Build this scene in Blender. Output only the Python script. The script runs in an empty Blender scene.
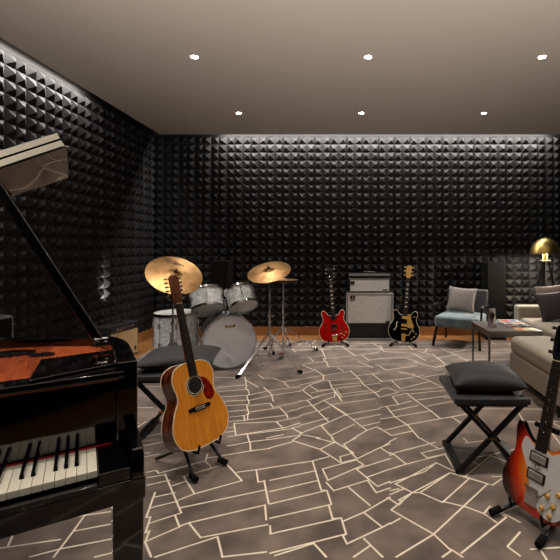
import bpy, bmesh, math, random
from mathutils import Vector, Matrix
random.seed(7)
R = math.radians
S = bpy.context.scene
COL = S.collection
H, F, VX, VY = 1.315, 415.0, 345.0, 247.0       # eye height, focal length in px, vanishing point

# ---------------------------------------------------------------- camera, world, exposure
cam_d = bpy.data.cameras.new('camera')
cam_d.sensor_width = 36; cam_d.lens = F / 560 * 36
cam_d.shift_x = (280 - VX) / 560; cam_d.shift_y = -(280 - VY) / 560
cam_d.clip_start = .05
cam = bpy.data.objects.new('camera', cam_d); COL.objects.link(cam)
cam.location = (0, 0, H); cam.rotation_euler = (R(90), 0, 0)
S.camera = cam
S.view_settings.view_transform = 'Standard'; S.view_settings.look = 'None'
S.view_settings.gamma = 1; S.view_settings.use_curve_mapping = False
S.view_settings.exposure = 0.3
W = bpy.data.worlds.new('world'); S.world = W; W.use_nodes = True
W.node_tree.nodes['Background'].inputs[0].default_value = (1, .93, .85, 1)
W.node_tree.nodes['Background'].inputs[1].default_value = .05
SPOT_W, COVE_W, FILL_W = 92, 80, 88

CEIL = 2.955; BACK = 6.2; LEFT = -2.85; RIGHT = 3.25; TILE = .1188
def light(name, kind, loc, energy, color=(1, .9, .8), rot=(0, 0, 0), **kw):
    d = bpy.data.lights.new(name, kind); d.energy = energy; d.color = color
    for k, v in kw.items(): setattr(d, k, v)
    o = bpy.data.objects.new(name, d); COL.objects.link(o); o.location = loc; o.rotation_euler = rot
    return o
DOWN = [(x, y) for y in (5.08, 3.58, 2.08, .58) for x in (-1.3, .2, 1.7)]
for x, y in DOWN:
    light('downlight_beam', 'SPOT', (x, y, CEIL - .012), SPOT_W, spot_size=R(72), spot_blend=1, shadow_soft_size=.03)
# added fill light, unseen behind the camera, to brighten the ceiling
light('ceiling_fill', 'AREA', (.3, -.6, 1.2), FILL_W, (1, .94, .87), (R(180 - 53), 0, 0), shape='RECTANGLE', size=4.6, size_y=.3, spread=R(72))
# LED strips in the slot between ceiling and walls
light('cove_strip_back', 'AREA', (.6, BACK - .12, CEIL + .07), COVE_W * 1.2, (1, .95, .9), (0, 0, 0), shape='RECTANGLE', size=4.9, size_y=.03)
light('cove_strip_left', 'AREA', (LEFT + .12, 2.1, CEIL + .07), COVE_W, (1, .95, .9), (0, 0, 0), shape='RECTANGLE', size=.03, size_y=4.9)

# ---------------------------------------------------------------- materials
def srgb(c):
    return tuple((v / 255 / 12.92) if v / 255 <= .04045 else ((v / 255 + .055) / 1.055) ** 2.4 for v in c)
MATS = {}
def mat(name, c, rough=.5, metal=0, coat=0, var=.12, scale=12, bump=0, c2=None, stretch=None, spec=.5, wave=False, aniso=0, sheen=0):
    """principled material; colour is a noise-driven mix of c and c2"""
    if name in MATS: return MATS[name]
    m = bpy.data.materials.new(name); m.use_nodes = True; nt = m.node_tree; N = nt.nodes; L = nt.links
    b = N['Principled BSDF']; c = srgb(c)
    c2 = srgb(c2) if c2 else tuple(v * (1 - var) for v in c)
    tc = N.new('ShaderNodeTexCoord'); mp = N.new('ShaderNodeMapping'); L.new(tc.outputs['Object'], mp.inputs[0])
    if stretch: mp.inputs['Scale'].default_value = stretch
    if wave:
        no = N.new('ShaderNodeTexWave'); no.inputs['Scale'].default_value = scale; no.inputs['Distortion'].default_value = 3
        no.inputs['Detail'].default_value = 3
    else:
        no = N.new('ShaderNodeTexNoise'); no.inputs['Scale'].default_value = scale; no.inputs['Detail'].default_value = 4
    L.new(mp.outputs[0], no.inputs['Vector'])
    rp = N.new('ShaderNodeValToRGB'); rp.color_ramp.elements[0].position = .3; rp.color_ramp.elements[1].position = .7
    rp.color_ramp.elements[0].color = (*c2, 1); rp.color_ramp.elements[1].color = (*c, 1)
    L.new(no.outputs['Fac' if 'Fac' in no.outputs else 0], rp.inputs[0]); L.new(rp.outputs[0], b.inputs['Base Color'])
    b.inputs['Roughness'].default_value = rough; b.inputs['Metallic'].default_value = metal
    b.inputs['Coat Weight'].default_value = coat; b.inputs['Coat Roughness'].default_value = .04
    b.inputs['Specular IOR Level'].default_value = spec; b.inputs['Sheen Weight'].default_value = sheen
    if bump:
        bp = N.new('ShaderNodeBump'); bp.inputs['Strength'].default_value = bump; bp.inputs['Distance'].default_value = .004
        L.new(no.outputs[0], bp.inputs['Height']); L.new(bp.outputs[0], b.inputs['Normal'])
    MATS[name] = m
    return m
def emit(name, c, s):
    m = bpy.data.materials.new(name); m.use_nodes = True; b = m.node_tree.nodes['Principled BSDF']
    b.inputs['Emission Color'].default_value = (*c, 1); b.inputs['Emission Strength'].default_value = s
    return m
FOAM = mat('black_foam', (15, 15, 16), .62, var=.3, scale=6, spec=.3)
CEILM = mat('taupe_paint', (158, 147, 136), .9, var=.03, scale=2)
OAK = mat('oak_boards', (160, 112, 66), .38, c2=(132, 88, 50), scale=5, stretch=(1, 6, 6))
PIANO = mat('black_lacquer', (7, 7, 8), .06, coat=1, var=.2)
WAVY = mat('rippled_mirror', (168, 164, 160), .03, metal=1, var=.04, scale=9, bump=.6)  # bright metal mirror instead of black lacquer, so the rug reflects strongly
NICKEL = mat('nickel', (214, 212, 208), .38, metal=.8, var=.05)
SILV = mat('silver_trim', (186, 186, 184), .4, metal=.3, var=.06)
IVORY = mat('ivory', (226, 222, 205), .25, coat=.3, var=.04)
EBONY = mat('ebony_key', (10, 10, 11), .22, coat=.5)
FELT = mat('red_felt', (170, 22, 26), .9)
BRASS = mat('brass', (196, 156, 84), .25, metal=1, var=.1)
CHROME = mat('chrome', (208, 208, 210), .12, metal=1, var=.05)
STEEL = mat('brushed_steel', (150, 148, 146), .3, metal=1, scale=30)
VENEER = mat('red_veneer', (204, 104, 60), .22, c2=(168, 78, 42), scale=3, stretch=(14, 1.5, 1), coat=.5)
INLAY = mat('smoked_inlay', (52, 58, 68), .1, metal=.7, coat=1)
LIDEDGE = mat('lit_lid_edge', (196, 186, 168), .3, metal=.75, var=.1)  # light caught by the black lid's edge, put into the colour
BLACK = mat('black_plastic', (16, 16, 17), .45)
RUBBER = mat('black_rubber', (11, 11, 11), .8, spec=.12)
BLKMETAL = mat('black_metal', (22, 22, 23), .4, metal=.4)
TOLEX = mat('black_vinyl', (20, 20, 21), .6, bump=.5, scale=200)
CLOTHS = mat('silver_grille_cloth', (226, 225, 220), .8, c2=(186, 185, 180), scale=55, bump=.3)
CLOTHT = mat('tan_grille_cloth', (196, 164, 118), .85, c2=(164, 132, 92), scale=120)
PEARL = mat('marine_pearl', (222, 226, 228), .18, c2=(184, 190, 192), scale=26, coat=.8)
HEADW = mat('frosted_drum_head', (214, 214, 210), .35, var=.06, scale=9)
HEADF = mat('mirror_drum_head', (226, 232, 244), .1, metal=.45, var=.06, scale=2, coat=.4)
CYMB = mat('cymbal_bronze', (182, 144, 98), .42, metal=1, c2=(132, 100, 64), scale=9)
SPRUCE = mat('amber_spruce', (232, 152, 52), .2, c2=(212, 128, 36), scale=5, stretch=(16, 1, 1), coat=.6)
ROSEW = mat('rosewood', (122, 58, 30), .25, c2=(62, 26, 14), scale=5, stretch=(7, 7, 1.2), coat=.6)
MAHOG = mat('mahogany_neck', (120, 66, 38), .3, c2=(94, 48, 28), scale=6, stretch=(6, 6, 1))
FRETB = mat('dark_fretboard', (38, 28, 24), .45, c2=(24, 17, 15), scale=20, stretch=(5, 5, 1))
CREAM = mat('cream_binding', (230, 218, 188), .35, var=.03)
TORT = mat('tortoiseshell', (150, 26, 18), .12, c2=(66, 8, 8), scale=30, coat=.6)
PICKW = mat('white_pickguard', (214, 214, 214), .22, var=.04, coat=.5)
REDG = mat('cherry_red_lacquer', (216, 24, 20), .12, c2=(160, 10, 10), scale=4, coat=.8)
BLKG = mat('black_guitar_lacquer', (10, 10, 11), .12, coat=.8)
GOLD = mat('gold_plate', (222, 176, 92), .35, metal=.35, var=.08)
[setattr(n.inputs['Detail'], 'default_value', 0) for n in WAVY.node_tree.nodes if n.type == 'TEX_NOISE']
VELVETG = mat('charcoal_velvet', (38, 38, 42), .7, c2=(27, 27, 30), scale=7, bump=.4, sheen=.1)
VELVETB = mat('blue_grey_velvet', (98, 118, 124), .7, c2=(66, 84, 92), scale=9, bump=.3, sheen=.5)
LEATHER = mat('dark_leather', (48, 50, 52), .42, var=.3, scale=18)
SOFA = mat('greige_linen', (172, 163, 149), .9, c2=(154, 145, 131), scale=70, bump=.2)
TAUPE = mat('taupe_linen', (160, 144, 134), .9, c2=(134, 120, 112), scale=60, bump=.2)
PLUM = mat('plum_velvet', (48, 40, 45), .75, c2=(36, 30, 35), scale=8, bump=.3, sheen=.1)
GREYF = mat('grey_wool', (134, 126, 122), .9, c2=(108, 100, 98), scale=60)
LACQ = mat('grey_tabletop', (118, 112, 108), .3, var=.1, coat=.2)
PAPER = mat('paper', (224, 218, 206), .7, var=.05)
LAMPG = mat('lamp_gold', (208, 178, 110), .36, metal=1, var=.06)
GLOW = emit('lamp_glow', (1, .85, .65), 60)
GLOWS = emit('downlight_glow', (1, .88, .72), 120)
def vor_pearl():
    m = PEARL; nt = m.node_tree
    v = nt.nodes.new('ShaderNodeTexVoronoi'); v.inputs['Scale'].default_value = 38
    tc = [n for n in nt.nodes if n.type == 'TEX_COORD'][0]
    nt.links.new(tc.outputs['Object'], v.inputs['Vector'])
    rp = [n for n in nt.nodes if n.type == 'VALTORGB'][0]
    nt.links.new(v.outputs['Color'], rp.inputs[0])
vor_pearl()
def radial(name, cx, cz, ax, az, stops, axis='Y', coat=.8):
    m = bpy.data.materials.new(name); m.use_nodes = True; nt = m.node_tree; N = nt.nodes; L = nt.links; b = N['Principled BSDF']
    tc = N.new('ShaderNodeTexCoord'); mp = N.new('ShaderNodeMapping')
    mp.inputs['Location'].default_value = (-cx / ax, 0, -cz / az); mp.inputs['Scale'].default_value = (1 / ax, 0, 1 / az)
    L.new(tc.outputs['Object'], mp.inputs[0])
    ln = N.new('ShaderNodeVectorMath'); ln.operation = 'LENGTH'; L.new(mp.outputs[0], ln.inputs[0])
    rp = N.new('ShaderNodeValToRGB'); el = rp.color_ramp.elements
    while len(el) < len(stops): el.new(.5)
    for e, (p, c) in zip(el, stops): e.position = p; e.color = (*srgb(c), 1)
    L.new(ln.outputs['Value'], rp.inputs[0]); L.new(rp.outputs[0], b.inputs['Base Color'])
    b.inputs['Roughness'].default_value = .14; b.inputs['Coat Weight'].default_value = coat
    return m
BURST = radial('sunburst', .02, .2, .2, .27, [(0, (242, 168, 60)), (.4, (240, 140, 44)), (.66, (206, 52, 20)), (.86, (90, 14, 10)), (1, (18, 8, 8))])

# ---------------------------------------------------------------- mesh helpers
def fr(o, x=None, y=None, z=None):
    """matrix with given origin; z exact, x orthogonalised"""
    z = Vector(z).normalized(); x = Vector(x); x = (x - z * x.dot(z)).normalized(); y = z.cross(x)
    M = Matrix((x, y, z)).transposed().to_4x4(); M.translation = Vector(o); return M
def aim(p0, p1):
    p0, p1 = Vector(p0), Vector(p1); z = (p1 - p0).normalized()
    x = Vector((1, 0, 0)) if abs(z.x) < .9 else Vector((0, 1, 0))
    return fr(p0, x, None, z)
def smooth_loop(pts, n=5, closed=True):
    out = []; k = len(pts)
    rng = range(k) if closed else range(k - 1)
    for i in rng:
        if closed: p = [Vector(pts[(i + j - 1) % k]) for j in range(4)]
        else: p = [Vector(pts[min(max(i + j - 1, 0), k - 1)]) for j in range(4)]
        for s in range(n):
            t = s / n
            out.append(.5 * ((2 * p[1]) + (-p[0] + p[2]) * t + (2 * p[0] - 5 * p[1] + 4 * p[2] - p[3]) * t * t + (-p[0] + 3 * p[1] - 3 * p[2] + p[3]) * t ** 3))
    if not closed: out.append(Vector(pts[-1]))
    return out
class MB:
    def __init__(s): s.bm = bmesh.new()
    def _v(s, co, M): return s.bm.verts.new(M @ Vector(co) if M else Vector(co))
    def face(s, vs, mi=0):
        try: f = s.bm.faces.new(vs); f.material_index = mi; return f
        except ValueError: return None
    def box(s, c, d, M=None, mi=0):
        c = Vector(c); h = Vector(d) / 2
        v = [s._v((c.x + a * h.x, c.y + b * h.y, c.z + e * h.z), M) for e in (-1, 1) for a, b in ((-1, -1), (1, -1), (1, 1), (-1, 1))]
        for q in ((3, 2, 1, 0), (4, 5, 6, 7), (0, 1, 5, 4), (1, 2, 6, 5), (2, 3, 7, 6), (3, 0, 4, 7)): s.face([v[i] for i in q], mi)
        return s
    def bar(s, p0, p1, w, d, up=(0, 0, 1), mi=0):
        """rectangular bar from p0 to p1; w along `side`, d along up-ish"""
        p0, p1 = Vector(p0), Vector(p1); z = (p1 - p0); ln = z.length
        M = fr(p0, Vector(up).cross(z) if Vector(up).cross(z).length > 1e-6 else (1, 0, 0), None, z)
        return s.box((0, 0, ln / 2), (w, d, ln), M, mi)
    def lathe(s, prof, seg=24, M=None, mi=0, cap=True):
        rings = []
        for r, z in prof:
            if r < 1e-6: rings.append([s._v((0, 0, z), M)])
            else: rings.append([s._v((r * math.cos(2 * math.pi * i / seg), r * math.sin(2 * math.pi * i / seg), z), M) for i in range(seg)])
        for a, b in zip(rings, rings[1:]):
            for i in range(seg):
                j = (i + 1) % seg
                if len(a) == 1 and len(b) > 1: s.face([a[0], b[j], b[i]][::-1], mi)
                elif len(b) == 1 and len(a) > 1: s.face([a[i], a[j], b[0]], mi)
                elif len(a) > 1: s.face([a[i], a[j], b[j], b[i]], mi)
        if cap:
            if len(rings[0]) > 1: s.face(rings[0][::-1], mi)
            if len(rings[-1]) > 1: s.face(rings[-1], mi)
        return s
    def cyl(s, p0, p1, r, r1=None, seg=12, mi=0):
        L = (Vector(p1) - Vector(p0)).length
        return s.lathe([(r, 0), (r if r1 is None else r1, L)], seg, aim(p0, p1), mi)
    def tube(s, pts, r, seg=8, closed=False, mi=0):
        pts = [Vector(p) for p in pts]; n = len(pts); rings = []; px = None
        for i, p in enumerate(pts):
            a = pts[(i - 1) % n] if closed or i else p; b = pts[(i + 1) % n] if closed or i < n - 1 else p
            t = (b - a).normalized()
            if px is None: px = t.orthogonal().normalized()
            px = (px - t * px.dot(t)).normalized(); py = t.cross(px)
            rr = r[i] if isinstance(r, (list, tuple)) else r
            rings.append([s.bm.verts.new(p + rr * (math.cos(2 * math.pi * k / seg) * px + math.sin(2 * math.pi * k / seg) * py)) for k in range(seg)])
        m = n if closed else n - 1
        for i in range(m):
            a, b = rings[i], rings[(i + 1) % n]
            for k in range(seg): s.face([a[k], a[(k + 1) % seg], b[(k + 1) % seg], b[k]], mi)
        if not closed: s.face(rings[0][::-1], mi); s.face(rings[-1], mi)
        return s
    def prism(s, pts, h0, h1, M=None, mi=0, mside=None):
        """polygon pts in local xy, extruded from z=h0 to h1"""
        a = [s._v((p[0], p[1], h0), M) for p in pts]; b = [s._v((p[0], p[1], h1), M) for p in pts]
        s.face(a[::-1], mi); s.face(b, mi); n = len(pts)
        for i in range(n): s.face([a[i], a[(i + 1) % n], b[(i + 1) % n], b[i]], mi if mside is None else mside)
        return s
    def build(s, name, mats, parent=None, bevel=0, smooth=True, angle=38, subd=0, M=None):
        bmesh.ops.recalc_face_normals(s.bm, faces=s.bm.faces)
        me = bpy.data.meshes.new(name); s.bm.to_mesh(me); s.bm.free()
        for m in (mats if isinstance(mats, (list, tuple)) else [mats]): me.materials.append(m)
        if smooth:
            me.polygons.foreach_set('use_smooth', [True] * len(me.polygons)); me.set_sharp_from_angle(angle=R(angle))
        o = bpy.data.objects.new(name, me); COL.objects.link(o)
        if parent: o.parent = parent
        if M: o.matrix_basis = M
        if bevel:
            b = o.modifiers.new('bevel', 'BEVEL'); b.width = bevel; b.segments = 3; b.limit_method = 'ANGLE'; b.angle_limit = R(40)
            b.harden_normals = True
        if subd:
            b = o.modifiers.new('sub', 'SUBSURF'); b.levels = b.render_levels = subd
        return o
def tag(o, label=None, cat=None, group=None, kind=None):
    if label: o['label'] = label
    if cat: o['category'] = cat
    if group: o['group'] = group
    if kind: o['kind'] = kind
    return o
def thing(name, label, cat, M=None, group=None):
    o = bpy.data.objects.new(name, None); COL.objects.link(o); o.empty_display_size = .1
    if M is not None: o.matrix_basis = M
    return tag(o, label, cat, group)
KIDS = {}
def copy_tree(o, parent=None):
    c = o.copy(); COL.objects.link(c)
    if parent: c.parent = parent
    for ch in [q for q in COL.objects if q.parent == o]: copy_tree(ch, c)
    return c
def yaw(x, y, z=0, a=0): return Matrix.Translation((x, y, z)) @ Matrix.Rotation(R(a), 4, 'Z')
def struct(o): o['kind'] = 'structure'; return o
def gp(px, py, z=0):
    """point at height z seen at photo pixel px,py"""
    Y = (H - z) * F / (py - VY); return Vector(((px - VX) / F * Y, Y, z))
def text(s, size, name, m, parent, M, ext=.0008, align='CENTER'):
    c = bpy.data.curves.new(name, 'FONT'); c.body = s; c.size = size; c.extrude = ext; c.align_x = align; c.resolution_u = 2
    tmp = bpy.data.objects.new(name, c); me = bpy.data.meshes.new_from_object(tmp); bpy.data.objects.remove(tmp); me.name = name
    me.materials.clear(); me.materials.append(m); o = bpy.data.objects.new(name, me); COL.objects.link(o); o.parent = parent; o.matrix_basis = M
    return o

# ---------------------------------------------------------------- room
RZ = CEIL + .2
def pyramid_wall(name, origin, xdir, ncol, nrow, ztop):
    """foam pyramids on a wall; origin = lower corner at the wall plane, xdir along the wall, bumps to the left of xdir"""
    b = MB(); X = Vector(xdir); Nn = Vector((0, 0, 1)).cross(X); o = Vector(origin)
    z0 = ztop - nrow * TILE
    P = lambda u, z, d: b.bm.verts.new(o + X * u + Vector((0, 0, z)) + Nn * d)
    for i in range(ncol):
        for j in range(nrow):
            u0, u1 = i * TILE, (i + 1) * TILE; za, zb = z0 + j * TILE, z0 + (j + 1) * TILE
            c = [P(u0, za, .004), P(u1, za, .004), P(u1, zb, .004), P(u0, zb, .004)]
            du = (.13 if i % 2 else -.13) * TILE; dz = (.06 if (i // 2 + j) % 2 else -.08) * TILE
            ap = P((u0 + u1) / 2 + du, (za + zb) / 2 + dz, .05 if i % 2 else .042)
            for k in range(4): b.face([c[k], c[(k + 1) % 4], ap])
    L = ncol * TILE
    v = [P(0, -z0 * 0, -.1) for _ in range(0)]
    M = fr(o, X, None, (0, 0, 1))
    b.box((L / 2, -.05, (z0 + .0) / 2), (L, .1, z0), M, 0) if z0 > 0 else None
    b.box((L / 2, -.06 if False else -.052, (z0 + RZ) / 2 + .0), (L, .1, RZ - z0), M)
    w = b.build(name, FOAM, smooth=False); struct(w); return w
NR = 24; ZT = CEIL + .01
pyramid_wall('wall_rear', (LEFT - .05, -1.1, 0), (1, 0, 0), 52, NR, ZT)
# back wall: room side is -y, so run along -x
pyramid_wall('wall_back', (RIGHT + .1, BACK, 0), (-1, 0, 0), 53, NR, ZT)
pyramid_wall('wall_left', (LEFT, BACK, 0), (0, -1, 0), 62, NR, ZT)
pyramid_wall('wall_right', (RIGHT, -1.1, 0), (0, 1, 0), 62, NR, ZT)
b = MB().box(((LEFT + .155 + 3.3) / 2, (BACK - .155 - 1.1) / 2, CEIL + .06), (3.3 - LEFT - .155, BACK - .155 + 1.1, .12)); c = b.build('ceiling', CEILM, smooth=False); struct(c)
# ceiling keeps a slot of ~9 cm from back and left walls
b = MB().box((.2, 2.6, RZ + .05), (6.5, 7.6, .1)); struct(b.build('ceiling', CEILM, smooth=False))
b = MB().box((.2, 2.7, -.05), (6.5, 7.6, .1)); struct(b.build('floor', OAK, smooth=False))
b = MB().box((.2, BACK - .012, .065), (6.3, .024, .13)); struct(b.build('baseboard_back', OAK, bevel=.003))
b = MB().box((LEFT + .012, 2.6, .065), (.024, 7.1, .13)); struct(b.build('baseboard_left', OAK, bevel=.003))
b = MB().box((RIGHT - .012, 4.2, .065), (.024, 3.8, .13)); struct(b.build('baseboard_right', OAK, bevel=.003))

# ---------------------------------------------------------------- rug, its line pattern traced from the photo onto the floor
LINES = []
def clip(p, q, b):
    t0, t1 = 0, 1; dx, dy = q[0] - p[0], q[1] - p[1]
    for a, c in ((-dx, p[0] - b[0]), (dx, b[2] - p[0]), (-dy, p[1] - b[1]), (dy, b[3] - p[1])):
        if abs(a) < 1e-9:
            if c < 0: return None
        elif a < 0: t0 = max(t0, c / a)
        else: t1 = min(t1, c / a)
    if t0 >= t1: return None
    return (p[0] + dx * t0, p[1] + dy * t0), (p[0] + dx * t1, p[1] + dy * t1)
def tr(ox, oy, s, txt, *boxes):
    for ln in txt.strip().split('|'):
        v = [float(t) for t in ln.replace(',', ' ').split()]
        pts = [(ox + v[i] / s, oy + v[i + 1] / s) for i in range(0, len(v), 2)]
        for p, q in zip(pts, pts[1:]):
            for b in boxes:
                r = clip(p, q, b)
                if r: LINES.append([gp(*r[0]), gp(*r[1])])
tr(140, 420, 4, """175,235 345,183 408,252 218,305 175,235|25,218 65,210 75,222 260,172 283,195|270,145 262,172|272,160 440,132 560,116
|440,98 443,132|350,112 440,95 560,80|432,62 436,95|340,78 380,70 432,62 560,48|380,18 380,68|350,25 380,18 560,8|388,218 465,208 560,192
|465,208 473,258 500,252|497,255 515,345|155,330 218,305|160,362 500,290|195,422 500,350|500,350 505,410|160,435 195,422 243,482 510,430
|60,560 310,478|310,478 330,560|330,560 505,540|100,225 165,382|30,240 100,228|30,270 120,250|130,272 178,256|50,320 140,300|40,362 150,335
|35,425 165,382|140,392 158,438|22,498 160,438|60,300 25,400 42,398 22,462 38,455 20,500 45,560|20,110 90,95|20,155 75,145|15,75 90,60""", (140, 420, 210, 575), (210, 440, 270, 575))
tr(260, 420, 4, """0,205 210,172 275,155|210,172 222,212 20,255 0,258|250,205 385,168 415,188 272,250 250,205|130,90 240,125 325,180 385,165
|222,212 245,290 268,292 285,345|20,255 35,345|30,298 228,252|0,292 18,288|22,350 265,292|22,350 28,410|0,355 22,350|35,405 285,348|275,350 290,405
|38,405 42,465|0,435 38,428|20,472 325,403 345,467 28,548 20,472|0,545 28,548|345,467 332,475 348,507 490,440|290,405 325,403
|335,415 415,380 520,318 560,290|415,380 490,440 560,400|415,485 490,560|440,515 375,560|215,505 265,560|60,555 215,505|265,258 295,292 430,250 465,300 560,268
|355,280 440,352|385,205 470,275 560,240|385,205 560,150|428,238 560,190|385,165 480,118 560,90|480,118 530,150 560,165|470,35 545,80 485,118
|470,35 335,105 385,160|240,125 300,95 375,140 320,155 325,180|245,35 300,95|130,90 165,65 300,98|65,15 90,40 265,0|65,15 120,0|128,40 165,65 0,92
|0,50 128,38|0,130 130,95|128,40 270,15 290,20|250,35 375,0|280,68 380,20 435,48 335,105|385,25 560,-5|510,320 560,345|525,370 550,390 560,385
|525,370 560,350|435,48 500,40 560,28|500,45 560,70""", (270, 440, 390, 575))
tr(380, 420, 4, """0,115 75,75 160,75|20,45 75,80|20,45 100,28|95,20 160,80 230,120|0,120 55,145 105,185|55,140 220,97|0,160 55,145|160,78 270,55
|165,140 260,118 275,140 190,160 165,140|0,218 105,185 260,145|0,275 180,215 225,180 300,215|62,265 225,180|62,265 130,300 280,220
|160,300 280,220 430,265 215,468|160,300 250,340 355,245|130,300 160,300|250,335 345,358 415,385 440,355 505,400 325,545
|130,300 45,370 215,468 65,560|215,468 285,535 250,560|285,530 330,560|0,325 95,285|30,320 75,350 90,335 75,330 130,300|0,300 75,285
|440,355 560,420|415,385 465,420|560,460 510,518 560,555|300,215 340,235 450,270 500,235|340,235 450,145 350,165|0,450 80,405
|260,145 300,210|300,50 350,95|340,100 420,90|440,150 520,180|430,150 560,120|400,190 360,170|130,20 300,-10""", (390, 440, 522, 575), (470, 420, 522, 440))
tr(210, 360, 5.6, """195,100 205,155 200,165 215,180 220,200 205,210 220,250 205,265 218,310 190,320 195,350|212,310 210,345|30,105 195,105|40,160 200,148
|50,185 210,172|60,215 215,205|75,240 215,232|85,265 210,258|95,298 210,288|105,330 190,320|100,355 210,345 430,318|135,365 145,432 410,390
|135,365 370,355 410,392 560,345|375,355 560,315|390,275 430,315 435,335|355,275 540,232 560,245|335,250 355,275|215,265 335,250|345,205 355,240
|220,235 350,205|300,160 350,205|215,205 330,180|350,205 520,180 560,205|330,180 560,148|225,300 390,275|430,300 560,265|200,120 270,160
|350,108 410,130 440,158|410,130 560,105|270,90 300,110 350,108|210,425 215,470 410,428|215,425 460,395|100,440 210,425|90,495 215,470 228,470 228,520
|460,390 520,425 460,462 560,500|230,470 510,430|20,560 480,480|460,390 560,370|520,425 560,405|100,390 135,385|90,415 140,408""", (200, 340, 300, 440))
tr(290, 350, 5.6, """175,0 200,65 215,100|0,215 190,175|55,40 130,70|80,85 200,70|70,90 135,120|135,115 190,150 185,175 220,180 235,220 290,295|0,180 190,148
|0,150 130,125|105,205 180,180|105,205 155,235 230,228|0,240 70,232 125,275 245,245|115,248 220,230|70,232 100,210|0,300 95,290 125,320 215,410
|95,290 160,270|0,345 120,318|0,390 155,350|5,445 215,390|10,440 65,475 215,415|175,435 255,520 320,560|175,435 215,415 315,370
|130,320 190,290 315,375|190,290 250,270 250,235|165,350 225,325|225,315 480,280|250,235 285,280|260,230 290,270 475,245 500,270|235,205 415,190
|240,225 400,205|285,255 440,235|230,315 320,370 550,330|315,370 430,460 300,540|355,400 560,360|300,540 225,490 360,425|430,460 485,440 560,490
|410,435 560,400|340,125 385,165 415,205 480,250 500,272 560,262|480,245 560,215|415,205 560,185|220,180 385,165|190,150 345,125|460,140 515,185 560,175
|380,150 460,140 560,130|545,330 560,355|65,475 10,520 60,540|70,485 250,520|0,510 65,478|255,520 170,560|200,100 340,95 460,100|310,0 360,35
|410,40 445,65|380,70 465,105|480,90 560,110|265,105 300,125""", (300, 362, 380, 440))
tr(370, 340, 5.6, """10,200 70,242|50,150 90,175|0,245 120,235 170,280|20,300 50,330 160,300|25,295 95,275 150,295 440,270|125,325 160,370 230,350
|125,325 205,305 260,350 345,410 395,450 455,440 520,480|95,385 140,440 210,485 275,560|0,395 160,370|110,410 270,375|140,440 345,405|205,485 395,450
|320,380 470,350|260,345 440,320|215,310 420,290|455,440 560,420|0,460 140,440|0,520 40,495 120,545 240,520|85,515 205,485|170,280 330,240
|120,235 300,205|240,200 330,235 410,275|300,215 420,195|250,130 370,160|210,110 270,130|90,175 260,150|160,185 250,205|350,85 420,140
|450,75 560,130|240,80 310,120|20,30 80,70|270,70 350,90|380,105 480,90|0,110 210,105|80,70 240,80|370,160 450,140|400,60 450,75 560,60""", (380, 340, 470, 440))
tr(0, 480, 4, "0,285 240,250|215,320 290,220 340,150|280,160 455,135|300,215 455,185|120,320 240,288 460,245|30,280 50,235|380,320 460,300", (-20, 480, 140, 575))
tr(300, 330, 5.6, """120,110 145,170|130,165 160,215|230,95 310,150|350,150 385,175|320,180 410,215|430,195 500,215|290,235 330,285 365,325|200,210 240,240
|75,225 105,250|125,245 160,280|410,260 465,300|50,160 75,180|400,75 475,125|145,165 310,150 470,125 560,110|0,160 130,150|160,215 320,185|0,205 160,195
|240,240 430,200|0,120 120,110 230,95 400,80 560,75|105,250 290,240|385,175 560,150""", (290, 340, 380, 362))
# remaining ground (beyond, beside and behind what the photo shows) in the same crazy-paving pattern
def traced(x, y):
    if y < .4: return False
    px, py = VX + x / y * F, VY + H / y * F
    if 470 < px < 522 and py < 420: return False
    return (145 < px < 522 and 352 < py < 575) or (-10 < px <= 145 and 475 < py < 565)
def extra():
    y = -.55; j = 0
    while y < 5.75:
        h = random.uniform(.13, .3); x = -2.42 + random.uniform(0, .3); slant = random.uniform(-.04, .04)
        while x < 3.1:
            w = random.uniform(.35, .95)
            a, c = Vector((x, y + slant * x * .3, 0)), Vector((x + w, min(y + slant * (x + w) * .3 + random.uniform(-.02, .05), 5.78), 0))
            mid = (a + c) / 2
            if not traced(mid.x, mid.y): LINES.append([a, c])
            e = Vector((x + w + random.uniform(-.08, .08), min(c.y + h, 5.78), 0))
            if not traced((c.x + e.x) / 2, (c.y + e.y) / 2): LINES.append([c, e])
            x += w
        y += h
extra()
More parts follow.
